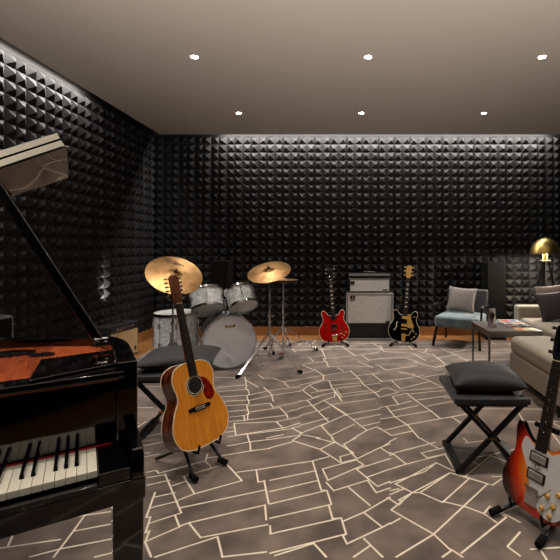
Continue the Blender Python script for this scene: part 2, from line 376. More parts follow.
def rug():
    m = bpy.data.materials.new('rug_pile'); m.use_nodes = True; N = m.node_tree.nodes; L = m.node_tree.links; b = N['Principled BSDF']
    tc = N.new('ShaderNodeTexCoord')
    def noise(s, d):
        n = N.new('ShaderNodeTexNoise'); n.inputs['Scale'].default_value = s; n.inputs['Detail'].default_value = d
        L.new(tc.outputs['Object'], n.inputs['Vector']); return n
    n1 = noise(4.5, 6); n2 = noise(260, 2)
    rp = N.new('ShaderNodeValToRGB'); e = rp.color_ramp.elements; e[0].position = .34; e[1].position = .66
    e[0].color = (*srgb((78, 66, 58)), 1); e[1].color = (*srgb((124, 108, 97)), 1); L.new(n1.outputs[0], rp.inputs[0])
    bp = N.new('ShaderNodeBump'); bp.inputs['Strength'].default_value = .5; bp.inputs['Distance'].default_value = .003
    L.new(n2.outputs[0], bp.inputs['Height']); L.new(bp.outputs[0], b.inputs['Normal']); L.new(rp.outputs[0], b.inputs['Base Color'])
    b.inputs['Roughness'].default_value = .8; b.inputs['Sheen Weight'].default_value = .25
    m2 = mat('rug_line_pile', (232, 220, 202), .85, var=.1, scale=40)
    mb = MB(); T = .012
    mb.box((.35, 2.6, T / 2), (5.6, 6.4, T))
    w = .0046
    k = 0
    for ln in LINES:
        for a, c in zip(ln, ln[1:]):
            a, c = Vector((a.x, a.y, 0)), Vector((c.x, c.y, 0))
            if min(a.y, c.y) < -.58 or max(a.y, c.y) > 5.79 or min(a.x, c.x) < -2.44 or max(a.x, c.x) > 3.14: continue
            d = (c - a)
            if d.length < .004: continue
            d.normalize(); n = Vector((-d.y, d.x, 0)) * w; e2 = d * w * .8; k = (k + 1) % 7
            z = T + .0006 + k * .00012
            mb.face([mb.bm.verts.new(q + Vector((0, 0, z))) for q in (a - e2 - n, c + e2 - n, c + e2 + n, a - e2 + n)], 1)
    o = mb.build('area_rug', [m, m2], smooth=False)
    tag(o, 'large brown rug with a crazy-paving pattern of cream lines', 'rug')
    for p in o.data.polygons:
        if p.material_index == 1 and p.normal.z < 0: p.flip()
    return T
RUG = rug()
FL = RUG + .0018      # standing height on the rug

# ---------------------------------------------------------------- downlights
names = {(-1.3, 3.58): 'leftmost recessed downlight of the nearer ceiling row', (.2, 3.58): 'middle recessed downlight of the nearer ceiling row',
         (1.7, 3.58): 'rightmost recessed downlight of the nearer ceiling row', (-1.3, 5.08): 'leftmost recessed downlight of the row near the back wall',
         (.2, 5.08): 'middle recessed downlight of the row near the back wall', (1.7, 5.08): 'rightmost recessed downlight of the row near the back wall'}
for (x, y), lb in names.items():
    t = thing('ceiling_downlight', lb, 'downlight', yaw(x, y, CEIL), 'recessed ceiling downlights')
    MB().lathe([(.03, -.003), (.042, -.005), (.045, 0)], 28, None, 0, cap=False).lathe([(.03, -.003), (.03, 0)], 28, cap=False).build('trim_ring', CEILM, t)
    MB().lathe([(0, -.002), (.029, -.002), (.029, 0)], 24).build('lens', GLOWS, t)

# ---------------------------------------------------------------- grand piano
PU = Vector((.845, .535, 0)).normalized(); PV = Vector((-PU.y, PU.x, 0))
PO = Vector((-.654, 1.097, 0))
MP = fr(PO, PU, None, (0, 0, 1))
MPI = MP.inverted()
def pl(px, py, z): return MPI @ gp(px, py, z)
KZ = .725; RT = .973; RB = .632
piano = thing('grand_piano', 'black lacquered grand piano with its lid propped open, left foreground', 'piano', MP)
SP = -1.36
outer = [(.107, .115), (.107, .3), (.1, .44), (.04, .58), (-.12, .68), (-.32, .77), (-.55, .98), (-.72, 1.3), (-.86, 1.62), (-1.02, 1.78), (-1.2, 1.8), (-1.33, 1.72), (SP, 1.55), (SP, .115)]
def rim_pts(ins):
    o = outer[:]; sm = smooth_loop([(p[0], p[1], 0) for p in o[1:13]], 4, False)
    pts = [Vector((o[0][0], o[0][1], 0))] + sm + [Vector((o[13][0], o[13][1], 0))]
    if not ins: return pts
    c = Vector((-.6, .75, 0)); out = []; n = len(pts)
    for i, p in enumerate(pts):
        a = pts[i - 1] if i else pts[0]; q = pts[i + 1] if i < n - 1 else pts[-1]
        t = (q - a).normalized(); nn = Vector((-t.y, t.x, 0))
        out.append(p + nn * ins)
    return out
b = MB(); po, pi = rim_pts(0), rim_pts(.055)
for i in range(len(po) - 1):
    for (z0, z1) in ((RB, RT),):
        q = [po[i], po[i + 1], pi[i + 1], pi[i]]
        v0 = [b.bm.verts.new((p.x, p.y, z0)) for p in q]; v1 = [b.bm.verts.new((p.x, p.y, z1)) for p in q]
        b.face(v0[::-1]); b.face(v1)
        for k in (0, 2): b.face([v0[k], v0[(k + 1) % 4], v1[(k + 1) % 4], v1[k]])
        if i in (0, len(po) - 2):
            k = 3 if i == 0 else 1; b.face([v0[k], v0[(k + 1) % 4], v1[(k + 1) % 4], v1[k]])
bmesh.ops.remove_doubles(b.bm, verts=b.bm.verts, dist=1e-5)
b.build('rim', PIANO, piano, bevel=.004)
b = MB(); b.prism([(p.x, p.y) for p in rim_pts(.03)], RB + .003, RB + .03); b.build('bottom_board', PIANO, piano)
b = MB(); b.prism([(p.x, p.y) for p in rim_pts(.052)], RT - .05, RT - .03)
b.build('veneer_panel', VENEER, piano)
# keybed, arms, cheeks, key slip
KL = 52 * .0235
b = MB(); b.box(((.112 + SP) / 2, .05, (RB + .69) / 2), (.112 - SP, .16, .69 - RB)); b.build('keybed', PIANO, piano, bevel=.004)
b = MB(); b.box((-KL / 2, -.02, .69), (KL, .02, .02)); b.build('key_slip', PIANO, piano, bevel=.003)
for x0, x1 in ((.078, .108), (SP, SP + .03)):
    b = MB(); v = [(x0, y, z) for y, z in ((-.034, .69), (-.034, .75), (-.02, .768), (.12, .772), (.12, .69))]
    a = [b.bm.verts.new(c) for c in v]; a2 = [b.bm.verts.new((x1, c[1], c[2])) for c in v]
    b.face(a); b.face(a2[::-1])
    for k in range(5): b.face([a[k], a[(k + 1) % 5], a2[(k + 1) % 5], a2[k]])
    b.build('arm', PIANO, piano, bevel=.004)
for x0, x1 in ((.0015, .0765), (SP + .0315, -KL - .0015)):
    b = MB(); b.box(((x0 + x1) / 2, .064, .7065), (x1 - x0, .178, .033)); b.build('key_block', PIANO, piano, bevel=.003)
b = MB(); b.box((-KL / 2 + .02, .167, .83), (KL + .09, .02, .2)); b.build('fallboard', PIANO, piano, bevel=.003)
b = MB(); b.box((-KL / 2 + .02, .151, .7265), (KL + .12, .005, .003)); b.build('felt_strip', FELT, piano)
b = MB(); b.box((-KL / 2 + .005, .145, .938), (KL + .13, .075, .02)); b.build('front_ledge', PIANO, piano, bevel=.003)
b = MB(); b.box((-KL / 2 + .005, .106, .932), (KL + .13, .003, .004)); b.build('ledge_trim', STEEL, piano)
wk = None
for i in range(52):
    M = Matrix.Translation((-(i + .5) * .0235, 0, 0))
    if wk is None:
        wk = MB().box((0, .074, KZ - .009), (.0226, .148, .018)).build('white_key', IVORY, piano, bevel=.0012, M=M)
    else:
        o = wk.copy(); COL.objects.link(o); o.matrix_basis = M
bkm = None
for i in range(51):
    if ((i) % 7) in (1, 2, 3, 5, 6):
        M = Matrix.Translation((-(i + 1) * .0235, 0, 0))
        if bkm is None:
            q = MB(); sec = [(-.0055, 0), (.0055, 0), (.004, .012), (-.004, .012)]
            v = [[q.bm.verts.new((x, y + (0 if z < .01 else (.006 if y < .1 else 0)), KZ + .0003 + z)) for x, z in sec] for y in (.052, .148)]
            q.face(v[0]); q.face(v[1][::-1])
            for k in range(4): q.face([v[0][k], v[0][(k + 1) % 4], v[1][(k + 1) % 4], v[1][k]])
            bkm = q.build('black_key', EBONY, piano, bevel=.001, M=M)
        else:
            o = bkm.copy(); COL.objects.link(o); o.matrix_basis = M
for x, y, w in ((.072, .03, .075), (SP + .05, .03, .075), (-1.0, 1.45, .1)):
    zb = RB - .002
    q = MB(); s0, s1 = w / 2, w * .36
    v = [[q.bm.verts.new((x + a * s, y + c * s * 1.05, z)) for a, c in ((-1, -1), (1, -1), (1, 1), (-1, 1))] for s, z in ((s0 * .72, .085), (s0 * .82, .3), (s0, .52), (s0, zb))]
    q.face(v[0][::-1]); q.face(v[-1])
    for a, c in zip(v, v[1:]):
        for k in range(4): q.face([a[k], a[(k + 1) % 4], c[(k + 1) % 4], c[k]])
    lg = q.build('leg', PIANO, piano, bevel=.004)
    q = MB().cyl((x, y, .02 + FL), (x, y, .086), .014).cyl((x - .012, y, FL + .028), (x + .012, y, FL + .028), .028, seg=20)
    q.build('caster', BRASS, lg)
# folded music desk and inlays lying on the veneer panel
zt = RT - .03
dk = [pl(28, 385, zt), pl(41, 363, zt), pl(112, 353, zt), pl(121, 366, zt)]
def poly(b, pts, z0, z1): return b.prism([(p.x, p.y) for p in pts], z0, z1)
b = MB(); poly(b, dk, zt, zt + .012); b.build('music_desk', PIANO, piano, bevel=.002)
for (cx, cy, ex) in ((6, 355, 30), (42, 355.5, 13)):
    c0 = pl(cx, cy, zt); e1 = pl(cx + ex, cy - (2 if ex > 20 else .5), zt) - c0; e1.z = 0; e2 = Vector((-e1.y, e1.x, 0)).normalized() * (.042 if ex > 20 else .022)
    pts = [c0 + e1 * math.cos(t * math.pi / 14) + e2 * math.sin(t * math.pi / 14) for t in range(28)]
    b = MB(); poly(b, pts, zt + .0005, zt + .006); b.build('oval_inlay', INLAY, piano)
# lid: raised about the bass-side edge
TH = R(28)
ML = fr((SP, 0, RT + .03), (math.cos(TH), 0, math.sin(TH)), None, (-math.sin(TH), 0, math.cos(TH)))
MLI = (MP @ ML).inverted()
def ll(px, py):
    """point of the lid's underside seen at a photo pixel, in lid coordinates"""
    o = MLI @ Vector((0, 0, H)); d = MLI.to_3x3() @ Vector(((px - VX) / F, 1, -(py - VY) / F)); t = -o.z / d.z
    return o + d * t
print('LID', [tuple(round(v, 3) for v in ll(*p)) for p in ((64, 146), (69, 178), (12, 197), (0, 163), (0, 200))])
lidp = [ll(64.5, 146), ll(69, 178), ll(38, 188), ll(12, 197)]
print('PROPB', tuple(pl(102, 344, RT)))
l0, l1, l2, l3 = lidp
lid_pts = [(0, l0.y), (l0.x, l0.y), (l1.x, l1.y), (l2.x, l2.y), (l3.x, l3.y), (l3.x - .25, l3.y + .25), (.25, l3.y + .3), (0, l3.y + .2)]
lid = MB().prism(lid_pts, 0, .022, ML).build('lid', PIANO, piano, bevel=.002)
fl_pts = [(0, l0.y - .004), (l0.x, l0.y - .004), (l0.x + (l1.x - l0.x) * .4, l0.y + .4), (0, l0.y + .4)]
MB().prism(fl_pts, .027, .049, ML).build('lid_panel', PIANO, piano, bevel=.002)
for z in (.001, .028):
    MB().box((l0.x / 2, l0.y - .0055, z + .01), (l0.x, .003, .02), ML).build('lid_edge', LIDEDGE, piano)
MLW = MP @ ML
E0 = MLW @ Vector((l0.x, l0.y - .004, -.001)); ed = MLW.to_3x3() @ Vector((1, 0, 0))
fn = Vector((.65, -.65, -.39)); fn = (fn - ed * fn.dot(ed)).normalized()
def fp(px, py):
    o = Vector((0, 0, H)); d = Vector(((px - VX) / F, 1, -(py - VY) / F)); return o + d * ((E0 - o).dot(fn) / d.dot(fn))
FM = fr(E0, ed, None, -fn); FMI = FM.inverted()
q4 = [FMI @ p for p in (E0, fp(68, 146), fp(69.5, 178), fp(12, 197))]
dirl = (q4[3] - q4[2]).normalized(); q4.append(q4[3] + dirl * .5); q4.append(Vector((q4[4].x, 0, 0)))
PF = MPI @ FM
q = MB(); q.prism([(p.x, p.y) for p in (q4[0], q4[1], q4[2], q4[3], q4[4], q4[5])], 0, .014, PF)
for v in q.bm.verts:
    pass
rug_mirror = q.build('lid_rug_mirror', WAVY, piano, bevel=.006)  # added panel, angled to mirror the rug like the lid's underside
pb = pl(101, 345, RT); pt = ML @ ll(-12, 172); pb.z = RT + .004
q = MB().bar(pb, pt, .03, .022, (0, 1, 0)); q.build('lid_prop', PIANO, piano, bevel=.004)
q = MB().box((pb.x, pb.y, RT + .004), (.05, .03, .008)).cyl((pb.x - .02, pb.y, RT + .018), (pb.x + .02, pb.y, RT + .018), .01)
q.cyl((pb.x - .015, pb.y - .02, RT), (pb.x - .015, pb.y - .02, RT + .02), .005); q.build('prop_hinge', CHROME, piano)

# ---------------------------------------------------------------- drums
def drum(name, label, M, r, h, nl, front, hoopm=CHROME, head2=HEADW, group=None, lugl=.05, logo=False):
    """drum axis = local z, origin at the lower head centre"""
    t = thing(name, label, 'drum', M, group)
    MB().lathe([(r, .012), (r, h - .012)], 48, cap=False).lathe([(r - .006, .012), (r - .006, h - .012)], 48, cap=False).build('shell', PEARL, t)
    MB().lathe([(0, .004), (r - .004, .004), (r + .002, .01), (r - .004, .013), (0, .012)], 48).build('bottom_head', front, t)
    MB().lathe([(0, h - .004), (r - .004, h - .004), (r + .002, h - .01), (r - .004, h - .013), (0, h - .012)], 48).build('batter_head', head2, t)
    for z in (0, h):
        s = 1 if z == 0 else -1
        MB().lathe([(r + .003, z - s * .006), (r + .011, z - s * .006), (r + .012, z + s * .02), (r + .004, z + s * .02), (r + .003, z - s * .006)], 48, cap=False).build('hoop', hoopm, t)
    for i in range(nl):
        a = 2 * math.pi * (i + .5) / nl; c, s_ = math.cos(a), math.sin(a)
        Mr = Matrix.Rotation(a, 4, 'Z')
        for zc in ((h * .5,) if h < .25 else (h * .27, h * .73)):
            lo = MB().box((r + .008, 0, zc), (.016, .018, lugl), Mr).build('lug', CHROME, t, bevel=.004)
        MB().cyl(Mr @ Vector((r + .01, 0, 0)), Mr @ Vector((r + .01, 0, h)), .003, seg=6).build('tension_rod', CHROME, lo)
    return t
BF = Vector((.40, -.92, 0)).normalized(); BC = Vector((-1.225, 4.42, .289 + FL))
bdr = drum('bass_drum', 'large white pearl bass drum with a shiny silver front head facing the room', fr(BC, Vector((0, 0, 1)).cross(-BF), None, -BF), .275, .38, 8, HEADF)
MI = fr((0, 0, 0), (1, 0, 0), None, (0, 0, 1))
q = MB(); q.lathe([(.2765, .0035), (.2765, .0045)], 8, None)
q.bm.free()
q = MB().box((.0, .0, 0), (.1, .02, .004)).box((-.045, .008, 0), (.02, .03, .004)).box((.045, .008, 0), (.02, .03, .004))
# local axes on the head: x = right x, so find 'up'
Mi = bdr.matrix_basis.inverted().to_3x3(); up = Mi @ Vector((0, 0, 1)); rt = up.cross(Vector((0, 0, -1)))
q.build('badge', BRASS, bdr, bevel=.002, M=fr(up * .165 + Vector((0, 0, .001)), rt, None, (0, 0, -1)))
for s in (-1, 1):
    a = Mi @ Vector((0, 0, 1)); sd = rt * s
    p0 = sd * .26 + up * -.08 + Vector((0, 0, .1)); p1 = sd * .35 + up * (-.28) + Vector((0, 0, -.02))
    MB().cyl(p0, p1, .008).build('spur', CHROME, bdr)
# pedal unseen; rail toms
MT1 = fr((-1.485, 4.5, .625), (1, .3, 0), None, (-.24, .46, .86))
MT2 = fr((-1.10, 4.5, .665), (1, .3, 0), None, (-.36, .46, .82))
drum('tom_drum', 'white pearl rack tom mounted left above the bass drum', MT1, .17, .225, 6, HEADW, group='rack toms')
drum('tom_drum', 'white pearl rack tom mounted right above the bass drum', MT2, .15, .215, 6, HEADW, group='rack toms')
t = thing('tom_mount', 'chrome double tom mount between the two rack toms', 'drum hardware', yaw(-1.33, 4.62, 0))
b0 = Vector((0, 0, .575)); MB().cyl((0, 0, .57), (0, 0, .74), .012).build('post', CHROME, t)
MB().tube([(0, 0, .73), (-.03, -.03, .74), (-.0, -.08, .72)], .008).build('arm', CHROME, t)
MB().tube([(0, 0, .73), (.03, -.02, .75), (.075, -.06, .75)], .008).build('arm', CHROME, t)
ft = drum('floor_tom', 'white pearl floor tom on three legs behind the left stool', yaw(-1.8, 4.42, .2), .215, .42, 8, HEADW)
for i in range(3):
    a = R(40 + 120 * i); c, s = math.cos(a), math.sin(a)
    MB().tube([(c * .232, s * .232, .25), (c * .232, s * .232, -.1), (c * .27, s * .27, FL - .2 + .006)], .006).build('leg', CHROME, ft)
def cym(name, label, c, n, r, logo=None, group='crash and ride cymbals'):
    t = thing(name, label, 'cymbal', fr(c, (1, 0, 0), None, n), group)
    prof = [(.006, .03), (.02, .029), (.035, .018), (.04, .012)] + [(.04 + (r - .04) * k / 6, .012 - .022 * (k / 6) ** 1.4) for k in range(1, 7)]
    prof = prof + [(r - .0005, prof[-1][1] - .0015)] + [(a, z - .0018) for a, z in prof[::-1]]
    MB().lathe(prof, 64, cap=False).build('cymbal_plate', CYMB, t, angle=60)
    MB().cyl((0, 0, .03), (0, 0, .05), .012).cyl((0, 0, .05), (0, 0, .062), .008).build('wing_nut', CHROME, t)
    MB().lathe([(.004, .024), (.019, .03), (.019, .036), (.004, .036)], 16).build('felt_washer', RUBBER, t)
    if logo: text(logo, .06, 'logo', BLACK, t, Matrix.Translation((-.05, .13, .0085)), .0008)
    return t
C1 = Vector((-1.64, 4.0, 1.055)); N1 = Vector((.43, -.52, .77)).normalized()
C2 = Vector((-.824, 4.5, 1.055)); N2 = Vector((-.1, -.44, .9)).normalized()
cym('crash_cymbal', 'large bronze cymbal behind the acoustic guitar head, tilted to the front', C1, N1, .262, 'Zildjian')
cym('ride_cymbal', 'bronze cymbal on the chrome stand right of the rack toms', C2, N2, .235)
def cstand(name, label, base, top, n, feet, group='chrome cymbal stands'):
    base = Vector(base); t = thing(name, label, 'cymbal stand', Matrix.Translation(base), group)
    top = Vector(top) - base; n = Vector(n)
    k = Vector((0, 0, top.z - .1)); tj = top - n * .07
    MB().cyl((0, 0, .1), (0, 0, .55), .0125).build('lower_tube', CHROME, t)
    MB().cyl((0, 0, .55), (0, 0, top.z - .09), .009).build('upper_tube', CHROME, t)
    MB().cyl((0, 0, top.z - .095), tj, .007).cyl(tj, top + n * .048, .0045).build('tilter', CHROME, t)
    q = MB().cyl((0, 0, .53), (0, 0, .57), .018).cyl((.01, 0, .55), (.045, 0, .55), .005).cyl((.03, 0, .54), (.05, 0, .56), .006); q.build('clamp', CHROME, t)
    q = MB().cyl((0, 0, top.z - .12), (0, 0, top.z - .085), .014).cyl((-.03, 0, top.z - .1), (.03, 0, top.z - .1), .006); q.build('clamp', CHROME, t)
    MB().cyl((0, 0, .34), (0, 0, .38), .02).cyl((0, 0, .1), (0, 0, .14), .02).build('collar', CHROME, t)
    for f in feet:
        f = Vector((f[0], f[1], 0)) - Vector((base.x, base.y, 0)); f.z = 0; d = f.normalized(); e = f + Vector((0, 0, .02))
        s = d.cross(Vector((0, 0, 1))) * .012; hi = Vector((0, 0, .36)) + d * .02
        lg = MB().tube([hi + s, e + s * .6], .006, 6).tube([hi - s, e - s * .6], .006, 6).build('leg', CHROME, t)
        m = hi.lerp(e, .55); MB().cyl(Vector((0, 0, .12)) + d * .018, m, .005, seg=6).build('brace', CHROME, lg)
        MB().cyl(e - d * .03 + Vector((0, 0, .004)), e + d * .022 + Vector((0, 0, -.001)), .016, .018).build('rubber_foot', RUBBER, lg)
    return t
def foot(px, py): g = gp(px, py); return (g.x, g.y)
cstand('cymbal_stand', 'chrome tripod cymbal stand in front of the drum kit, right of the bass drum', (C2.x, C2.y + .04, FL), C2 - N2 * 0, N2, [foot(238, 380), foot(300, 375), (-.86, 5.0)])
cstand('cymbal_stand', 'chrome cymbal stand rising behind the acoustic guitar to the large cymbal', (C1.x - .06, C1.y + .1, FL), C1, N1, [(-1.95, 3.85), (-1.5, 3.7), (-1.72, 4.3)][:2] + [(-1.42, 4.15)])
HB = Vector((-.745, 5.0, FL))
t = thing('hi_hat_stand', 'chrome hi-hat stand with pedal behind the right cymbal stand', 'hi-hat', Matrix.Translation(HB))
MB().cyl((0, 0, .06), (0, 0, .62), .0125).build('lower_tube', CHROME, t)
MB().cyl((0, 0, .62), (0, 0, .86), .009).build('upper_tube', CHROME, t)
MB().cyl((0, 0, .86), (0, 0, 1.03), .004).build('pull_rod', CHROME, t)
for z, s in ((.905, 1), (.885, -1)):
    MB().lathe([(.004, z + s * .028), (.03, z + s * .022), (.045, z + s * .01), (.178, z), (.178, z - s * .001), (.045, z + s * .009), (.004, z + s * .026)], 40, cap=False).build('hi_hat_cymbal', CYMB, t)
MB().cyl((0, 0, .93), (0, 0, .97), .012).cyl((0, 0, .95), (.04, 0, .95), .004).build('clutch', CHROME, t)
MB().cyl((0, 0, .6), (0, 0, .64), .018).cyl((.0, 0, .62), (.05, 0, .62), .006).build('clamp', CHROME, t)
for f in (foot(316, 352), foot(265, 351), (-.72, 5.45)):
    f = Vector((f[0], f[1], 0)) - Vector((HB.x, HB.y, 0)); d = f.normalized(); e = f + Vector((0, 0, .02)); s = d.cross(Vector((0, 0, 1))) * .012; hi = Vector((0, 0, .34)) + d * .02
    lg = MB().tube([hi + s, e + s * .6], .006, 6).tube([hi - s, e - s * .6], .006, 6).build('leg', CHROME, t)
    MB().cyl((d.x * .018, d.y * .018, .1), hi.lerp(e, .6), .005, seg=6).build('brace', CHROME, lg)
    MB().cyl(e - d * .03 + Vector((0, 0, .004)), e + d * .022 + Vector((0, 0, -.001)), .016, .018).build('rubber_foot', RUBBER, lg)
MB().box((.0, -.14, .03), (.08, .2, .012), Matrix.Rotation(R(-8), 4, 'X')).build('pedal', CHROME, t, bevel=.003)

# ---------------------------------------------------------------- guitars: local x right, z up the neck, face at y=0, body towards +y
def guitar(name, label, M, sp):
    t = thing(name, label, sp.get('cat', 'electric guitar'), M, sp.get('group'))
    MY = Matrix(((1, 0, 0, 0), (0, 0, -1, 0), (0, 1, 0, 0), (0, 0, 0, 1)))   # prism z -> -y ; xy -> xz
    def pr(b, pts, y0, y1, mi=0): return b.prism([(p[0], p[1]) for p in pts], -y0, -y1, MY, mi)
    pts = smooth_loop([(p[0], p[1], 0) for p in sp['outline']], 5)
    th = sp['th']
    pr(MB(), pts, .003, th).build('body', sp['side'], t, bevel=sp.get('bev', .003))
    pr(MB(), [p * 1 for p in pts], -.0005, .0028).build('top', sp['top'], t)
    if sp.get('binding', True):
        MB().tube([(p.x, .001, p.y) for p in pts], .0034 if sp.get('ac') else .003, 6, True).build('binding', CREAM, t)
        if sp.get('ac'): MB().tube([(p.x, th - .001, p.y) for p in pts], .003, 6, True).build('binding', CREAM, t)
    nj, nut, hd = sp['join'], sp['nut'], sp['end']
    w0, w1 = .029, .022
    # neck
    q = MB(); v = []
    for z, w, d in ((nj - .01, w0, .03), (nj + .05, w0 * .97, .022), (nut, w1, .018)):
        v.append([q.bm.verts.new(c) for c in ((-w, -.001, z), (w, -.001, z), (w * .75, d, z), (0, d * 1.15, z), (-w * .75, d, z))])
    q.face(v[0][::-1]); q.face(v[-1])
    for a, c in zip(v, v[1:]):
        for k in range(5): q.face([a[k], a[(k + 1) % 5], c[(k + 1) % 5], c[k]])
    q.build('neck', sp['neck'], t)
    fe = sp['fend']
    fb = MB(); fw = lambda z: w1 + (w0 + .001 - w1) * (nut - z) / (nut - fe)
    pr(fb, [(-fw(fe), fe), (fw(fe), fe), (w1, nut), (-w1, nut)], -.0065, -.001)
    q = fb; sc = nut - sp['bridge']
    for i in range(1, 21):
        z = nut - sc * (1 - 2 ** (-i / 12))
        if z > fe + .004: q.box((0, -.0068, z), (fw(z) * 2, .002, .0018), None, 1)
    q.box((0, -.0075, nut), (w1 * 2, .004, .004), None, 2)
    for i in (3, 5, 7, 9, 12, 15):
        z = nut - sc * (1 - 2 ** (-(i - .5) / 12))
        if z < fe + .01: continue
        if sp.get('block'): q.box((0, -.0067, z), (w1 * 1.3, .001, .014), None, 2)
        else: q.cyl((0, -.0064, z), (0, -.0071, z), .003, seg=8, mi=2)
    q.build('fretboard', [FRETB, STEEL, CREAM], t)
    # headstock
    hw = sp.get('hw', .036); ho = sp.get('hshape') or [(-w1, nut), (-hw, nut + .03), (-hw * 1.02, hd - .02), (-hw * .55, hd), (0, hd - .008), (hw * .55, hd), (hw * 1.02, hd - .02), (hw, nut + .03), (w1, nut)]
    pr(MB(), ho, 0, .014).build('headstock', sp['hmat'], t, bevel=.002)
    npg = sp.get('pegs', 3)
    for s in (-1, 1):
        for i in range(npg):
            z = nut + .035 + (hd - nut - .06) * i / (npg - 1)
            q = MB().cyl((s * (hw - .012), -.012, z), (s * (hw - .012), .016, z), .0035, seg=8).cyl((s * (hw - .012), .018, z), (s * (hw + .012), .018, z), .0028, seg=6)
            q.box((s * (hw + .02), .016, z), (.017, .01, .017 if npg < 5 else .011)).build('tuning_peg', sp['hw_mat'], t, bevel=.002)
    ns = 12 if npg == 6 else 6
    y = -.011
    for i in range(ns):
        k = (i / (ns - 1)) * 2 - 1; s = -1 if k < 0 else 1; j = i if k < 0 else ns - 1 - i
        zp = nut + .035 + (hd - nut - .06) * (j / max(1, npg - 1))
        MB().tube([(k * sp.get('sw', .027), y, sp['bridge'] - sp.get('tail', 0)), (k * sp.get('sw', .027), y - .001, sp['bridge']), (k * w1 * .85, -.0098, nut), (s * (hw - .012), -.008, zp)], .0005, 4).build('string', STEEL, t)
    sp['extra'](t, pr)
    return t
def mirror(h): return [(x, z) for x, z in h] + [(-x, z) for x, z in h[::-1]][0:]
ac_half = [(.03, 0), (.1, .005), (.165, .035), (.2, .1), (.2, .165), (.172, .24), (.142, .29), (.136, .335), (.15, .395), (.148, .44), (.122, .485), (.07, .506), (.03, .509)]
def ac_extra(t, pr):
    MB().lathe([(.0, 0), (.05, 0), (.05, .0006), (0, .0006)], 40, aim((0, -.0006, .365), (0, -1, .365))).build('sound_hole', FRETBK, t)  # flat dark disc, the shade inside the hole put into its colour
    q = MB(); M = aim((0, -.0007, .365), (0, -1, .365))
    q.lathe([(.051, 0), (.051, .001), (.0665, .001), (.0665, 0)], 40, M, 0, cap=False); q.build('rosette', CREAM, t)
    MB().lathe([(.055, 0), (.055, .0014), (.0625, .0014), (.0625, 0)], 40, M, 0, cap=False).build('rosette_ring', FRETB, t)
    pg = smooth_loop([(.045, .40, 0), (.075, .395, 0), (.1, .37, 0), (.122, .32, 0), (.128, .28, 0), (.1, .252, 0), (.062, .268, 0), (.05, .31, 0), (.064, .345, 0)], 4)
    pr(MB(), pg, -.0035, -.0017).build('pickguard', TORT, t)
    br = [(-.078, .212), (-.05, .216), (-.035, .208), (.035, .208), (.05, .216), (.078, .212), (.082, .236), (.05, .24), (-.05, .24), (-.082, .236)]
    pr(MB(), br, -.009, -.0005).build('bridge', EBONY, t, bevel=.002)
    MB().box((0, -.0105, .23), (.075, .004, .003)).build('saddle', CREAM, t)
    for i in range(6): MB().cyl((-.03 + i * .012, -.008, .219), (-.03 + i * .012, -.013, .219), .003, seg=8).build('bridge_pin', CREAM, t)
FRETBK = mat('hole_shade', (14, 9, 7), .9)  # painted shade for the sound hole and f-holes
def lean(x, y, z, n, deg, roll=0):
    """guitar frame: face normal n (horizontal), leaning back by deg, rolled in its own plane"""
    n = Vector((n[0], n[1], 0)).normalized(); d = (-n * math.sin(R(deg)) + Vector((0, 0, 1)) * math.cos(R(deg)))
    r = Vector((-n.y, n.x, 0)); M = fr((x, y, z), r, None, d)
    return M @ Matrix.Rotation(R(roll), 4, 'Y')
NA = (.85, -.53)
GA = lean(-.80, 2.40, .172, NA, 17.5) @ Matrix.Scale(.94, 4)
guitar('acoustic_guitar', 'amber twelve-string acoustic guitar with a tortoiseshell pickguard on a floor stand', GA,
       dict(cat='acoustic guitar', outline=mirror(ac_half), th=.115, ac=True, side=ROSEW, top=SPRUCE, neck=MAHOG, hmat=MAHOG, hw_mat=CHROME, join=.5, nut=.89, end=1.085, fend=.425,
            bridge=.232, pegs=6, hw=.034, bev=.0015, extra=ac_extra))
def gstand(label, x, y, n, w=.1, post=False, group='guitar stands', s=1, z=FL, tall=.4, cd=.13, zb=.1, sp=.07, fw=.1):
    n = Vector((n[0], n[1], 0)).normalized(); M = fr((x, y, z), (-n.y, n.x, 0), None, (0, 0, 1))
    t = thing('guitar_stand', label, 'guitar stand', M, group)
    for sd in (-1, 1):
        MB().tube([(sd * w, .1, zb - .02), (sd * (w + sp), -fw, .012)], .009).build('leg', BLKMETAL, t)
        MB().cyl((sd * (w + sp * .8), .04 - fw, .028), (sd * (w + sp * 1.1), -.015 - fw, .019), .0165).build('rubber_foot', RUBBER, t)
        q = MB().tube([(sd * w, .1, zb - .02), (sd * w * .95, -.022, zb - .02), (sd * w * .95, -.032, zb + .025)], .0075)
        a = q.build('cradle_arm', RUBBER, t)
    MB().tube([(-w, .1, zb - .02), (w, .1, zb - .02)], .008).build('crossbar', BLKMETAL, t)
    for sd in (-1, 1):
        MB().tube([(sd * w * .6, .1, zb - .02), (sd * w, cd + .17, .012)], .008).build('rear_leg', BLKMETAL, t)
    q = MB().tube([(0, .1, zb - .02), (0, cd + .03, tall)], .009); q.build('back_support', BLKMETAL, t)
    MB().tube([(-.06, cd + .028, tall), (.06, cd + .028, tall)], .013).build('back_pad', RUBBER, t)
    return t
gstand('black stand under the amber acoustic guitar', -.80, 2.40, NA, .08, cd=.19, tall=.32, zb=.165, sp=.025, fw=.03)

